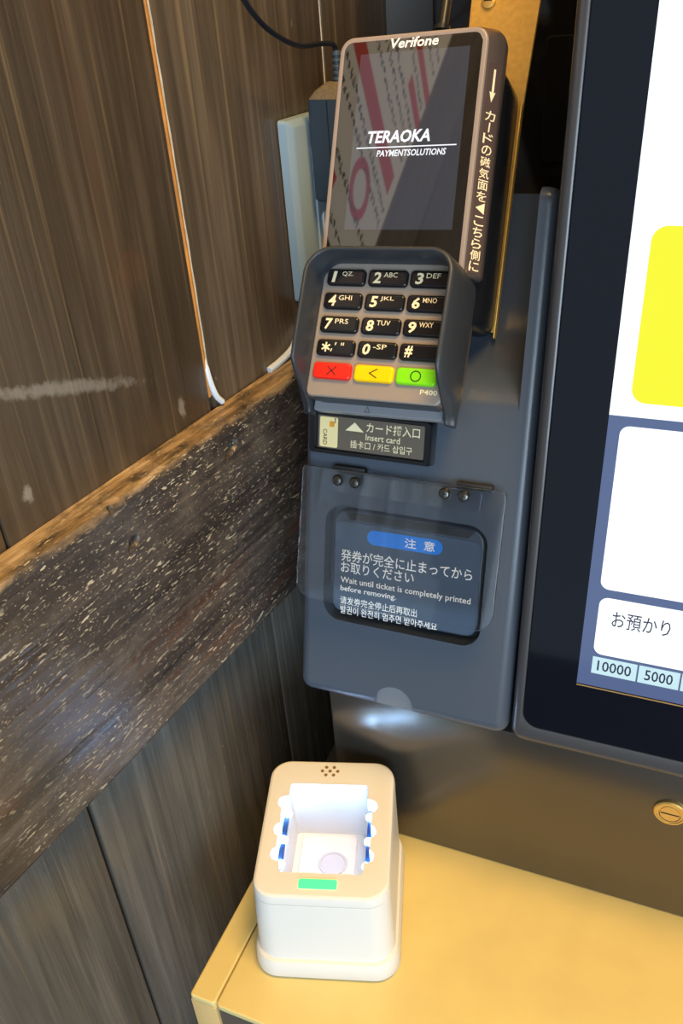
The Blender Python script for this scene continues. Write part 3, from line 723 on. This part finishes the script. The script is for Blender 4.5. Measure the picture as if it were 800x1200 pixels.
for k in range(7):
    a = k * math.pi / 3; rr = 0 if k == 6 else 3.6
    obj('speaker_hole', plate(circle(-2.4 + rr * math.cos(a) * 1.25, 91.5 + rr * math.sin(a) * 0.9, 1.0, 10), 59.9, 60.08), mat('speaker_hole', rgb(120, 92, 50), 0.7) if k == 0 else bpy.data.materials['speaker_hole'], QS, smooth=False)

# the cover slopes up towards the back by six degrees
for ch in QS.children:
    stack = [(ch, ch.matrix_basis.translation)] + [(g, ch.matrix_basis.translation + g.matrix_basis.translation) for g in ch.children]
    for g, off in stack:
        for v in g.data.vertices:
            px_, py_, pz_ = v.co + off
            ny = 0.0085 + (py_ - 0.0085) * 0.922 if py_ > 0.0085 else py_
            v.co.y += ny - py_
            v.co.z += max(0.0, min(1.1, (pz_ - 0.014) / 0.046)) * (ny - 0.0085) * math.tan(math.radians(6))
# ------------------------------------------------------------------ wall outlet, power adapter
WO = thing('wall_outlet', 'pale outlet plate on the dark plank wall beside the terminal', 'outlet', WALL @ Matrix.Translation((0.3035, 0, 0.294)))
OF = frame(Vector((0, 0, 0)), Vector((1, 0, 0)), Vector((0, 0, 1)), Vector((0, -1, 0)))    # local z out of the wall
obj('plate', loft([[(x, y, 0.2) for x, y in rrect(-35, 0, 35, 102, 2)], [(x, y, 5.2) for x, y in rrect(-34.6, 0.4, 34.6, 101.6, 2)], [(x, y, 7.6) for x, y in rrect(-31.5, 3.2, 31.5, 98.8, 2)], [(x, y, 8.0) for x, y in rrect(-30, 4.6, 30, 97.4, 2)]]), 'plate_white', WO, matrix=OF)
obj('socket_frame', plate(rrect(-14, 16, 14, 86, 2), 7.9, 9.2, 0.5), mat('socket_frame', rgb(176, 190, 194), 0.4), WO, matrix=OF)
sk = obj('socket', plate(rrect(-10, 20, 10, 48, 3), 9.1, 10.4, 0.6), mat('socket_white', rgb(236, 238, 234), 0.35), WO, matrix=OF)
for dx in (-4, 4): obj('socket_slit', box(dx - 0.8, 30, 10.2, dx + 0.8, 38, 10.5), 'slot_dark', sk)

AD = thing('power_adapter', 'black plug-in power adapter with ribbed cord in the wall outlet', 'power adapter', WALL @ Matrix.Translation((0.300, -0.0105, 0.350)))
bmA = loft([[(x, y, z) for x, y in rrect(-16 + i_, -27 + i_, 18 - i_, 0 - i_, 2.2, 4)] for z, i_ in ((0, 1.5), (1.5, 0), (53.5, 0), (54.6, 0.5))])
obj('body', bmA, 'adapter', AD)
obj('top_cap', loft([[(x, y, 54.5) for x, y in rrect(-15.6, -26.6, 17.6, -0.4, 2.0, 4)], [(x, y, 58.5) for x, y in rrect(-13, -24, 15, -3, 3.0, 4)], [(x, y, 62) for x, y in rrect(-7, -18.5, 9, -7, 4.0, 4)]]), 'dust', AD)
obj('seam', box(-16.25, -13.2, 2, -15.9, -12.8, 54, ), 'slot_dark', AD)
bmS = bmesh.new()
lathe([(0.1, 61.5), (2.3, 61.5), (2.0, 77), (0.1, 77)], 14, bm=bmS)
for k in range(5): lathe([(2.0, 62.4 + k * 3), (3.4 - k * 0.12, 62.7 + k * 3), (3.4 - k * 0.12, 64.1 + k * 3), (2.0, 64.4 + k * 3)], 16, bm=bmS)
obj('strain_relief', bmS, mat('strain_relief', rgb(70, 82, 92), 0.4), AD, matrix=Matrix.Translation((-0.0005, -0.0125, 0)))
obj('cord', tube(spline([(-0.5, -12.5, 76), (-3, -12, 80), (-12, -10, 81.2), (-36, -9.5, 82.5), (-62, -9.5, 92), (-80, -9.5, 106), (-94, -9, 126), (-104, -8, 150), (-110, -6, 180)], 10), 1.35, 10), 'cord', AD)

# ------------------------------------------------------------------ notice on the left wall above the frame (seen in the terminal glass)
WNm = thing('wall_notice', 'white paper notice with red bars mirrored in the terminal screen', 'notice', WALL @ Matrix.Translation((0.06, -0.0005, 0.472)))
NF = OF
obj('paper', plate([(-92, 0), (85, 0), (85, 330), (-92, 330)], 0, 0.6), mat('notice_paper', rgb(232, 230, 224), 0.6), WNm, smooth=False, matrix=NF)
nr = mat('notice_red', rgb(206, 50, 40), 0.6)
for x0, x1, y0, y1 in ((-92, -30, 214, 226), (-92, -44, 184, 196), (-80, 60, 104, 124), (10, 70, 20, 34)):
    obj('red_bar', plate([(x0, y0), (x1, y0), (x1, y1), (x0, y1)], 0.6, 0.75), nr, WNm, smooth=False, matrix=NF)
obj('red_ring', loft([[(-30 + r_ * math.cos(k * math.pi / 16), 62 + r_ * math.sin(k * math.pi / 16), z_) for k in range(32)] for r_, z_ in ((22, 0.6), (22, 0.75), (14, 0.75), (14, 0.6))], False, False), nr, WNm, smooth=False, matrix=NF)
bmN = bmesh.new()
for yn in (204, 174, 160, 144, 92, 78, 44, 12, 242, 258):
    for k in range(24):
        x = -82 + k * 7.0
        for _ in range(3):
            a = random.choice((0, math.pi / 2, 0.8)); l = random.uniform(1.6, 2.8); px, py = x + random.uniform(-1.5, 1.5), yn + random.uniform(-2.4, 2.4)
            dx, dy = math.cos(a) * l, math.sin(a) * l; nx_, ny_ = -math.sin(a) * 0.6, math.cos(a) * 0.6
            bmN.faces.new([bmN.verts.new(Vector((p, q, 0.8)) * MM) for p, q in ((px - dx - nx_, py - dy - ny_), (px + dx - nx_, py + dy - ny_), (px + dx + nx_, py + dy + ny_), (px - dx + nx_, py - dy + ny_))])
o = obj('printed_rows', bmN, 'print_dark', WNm, smooth=False, matrix=NF); o['kind'] = 'stuff'
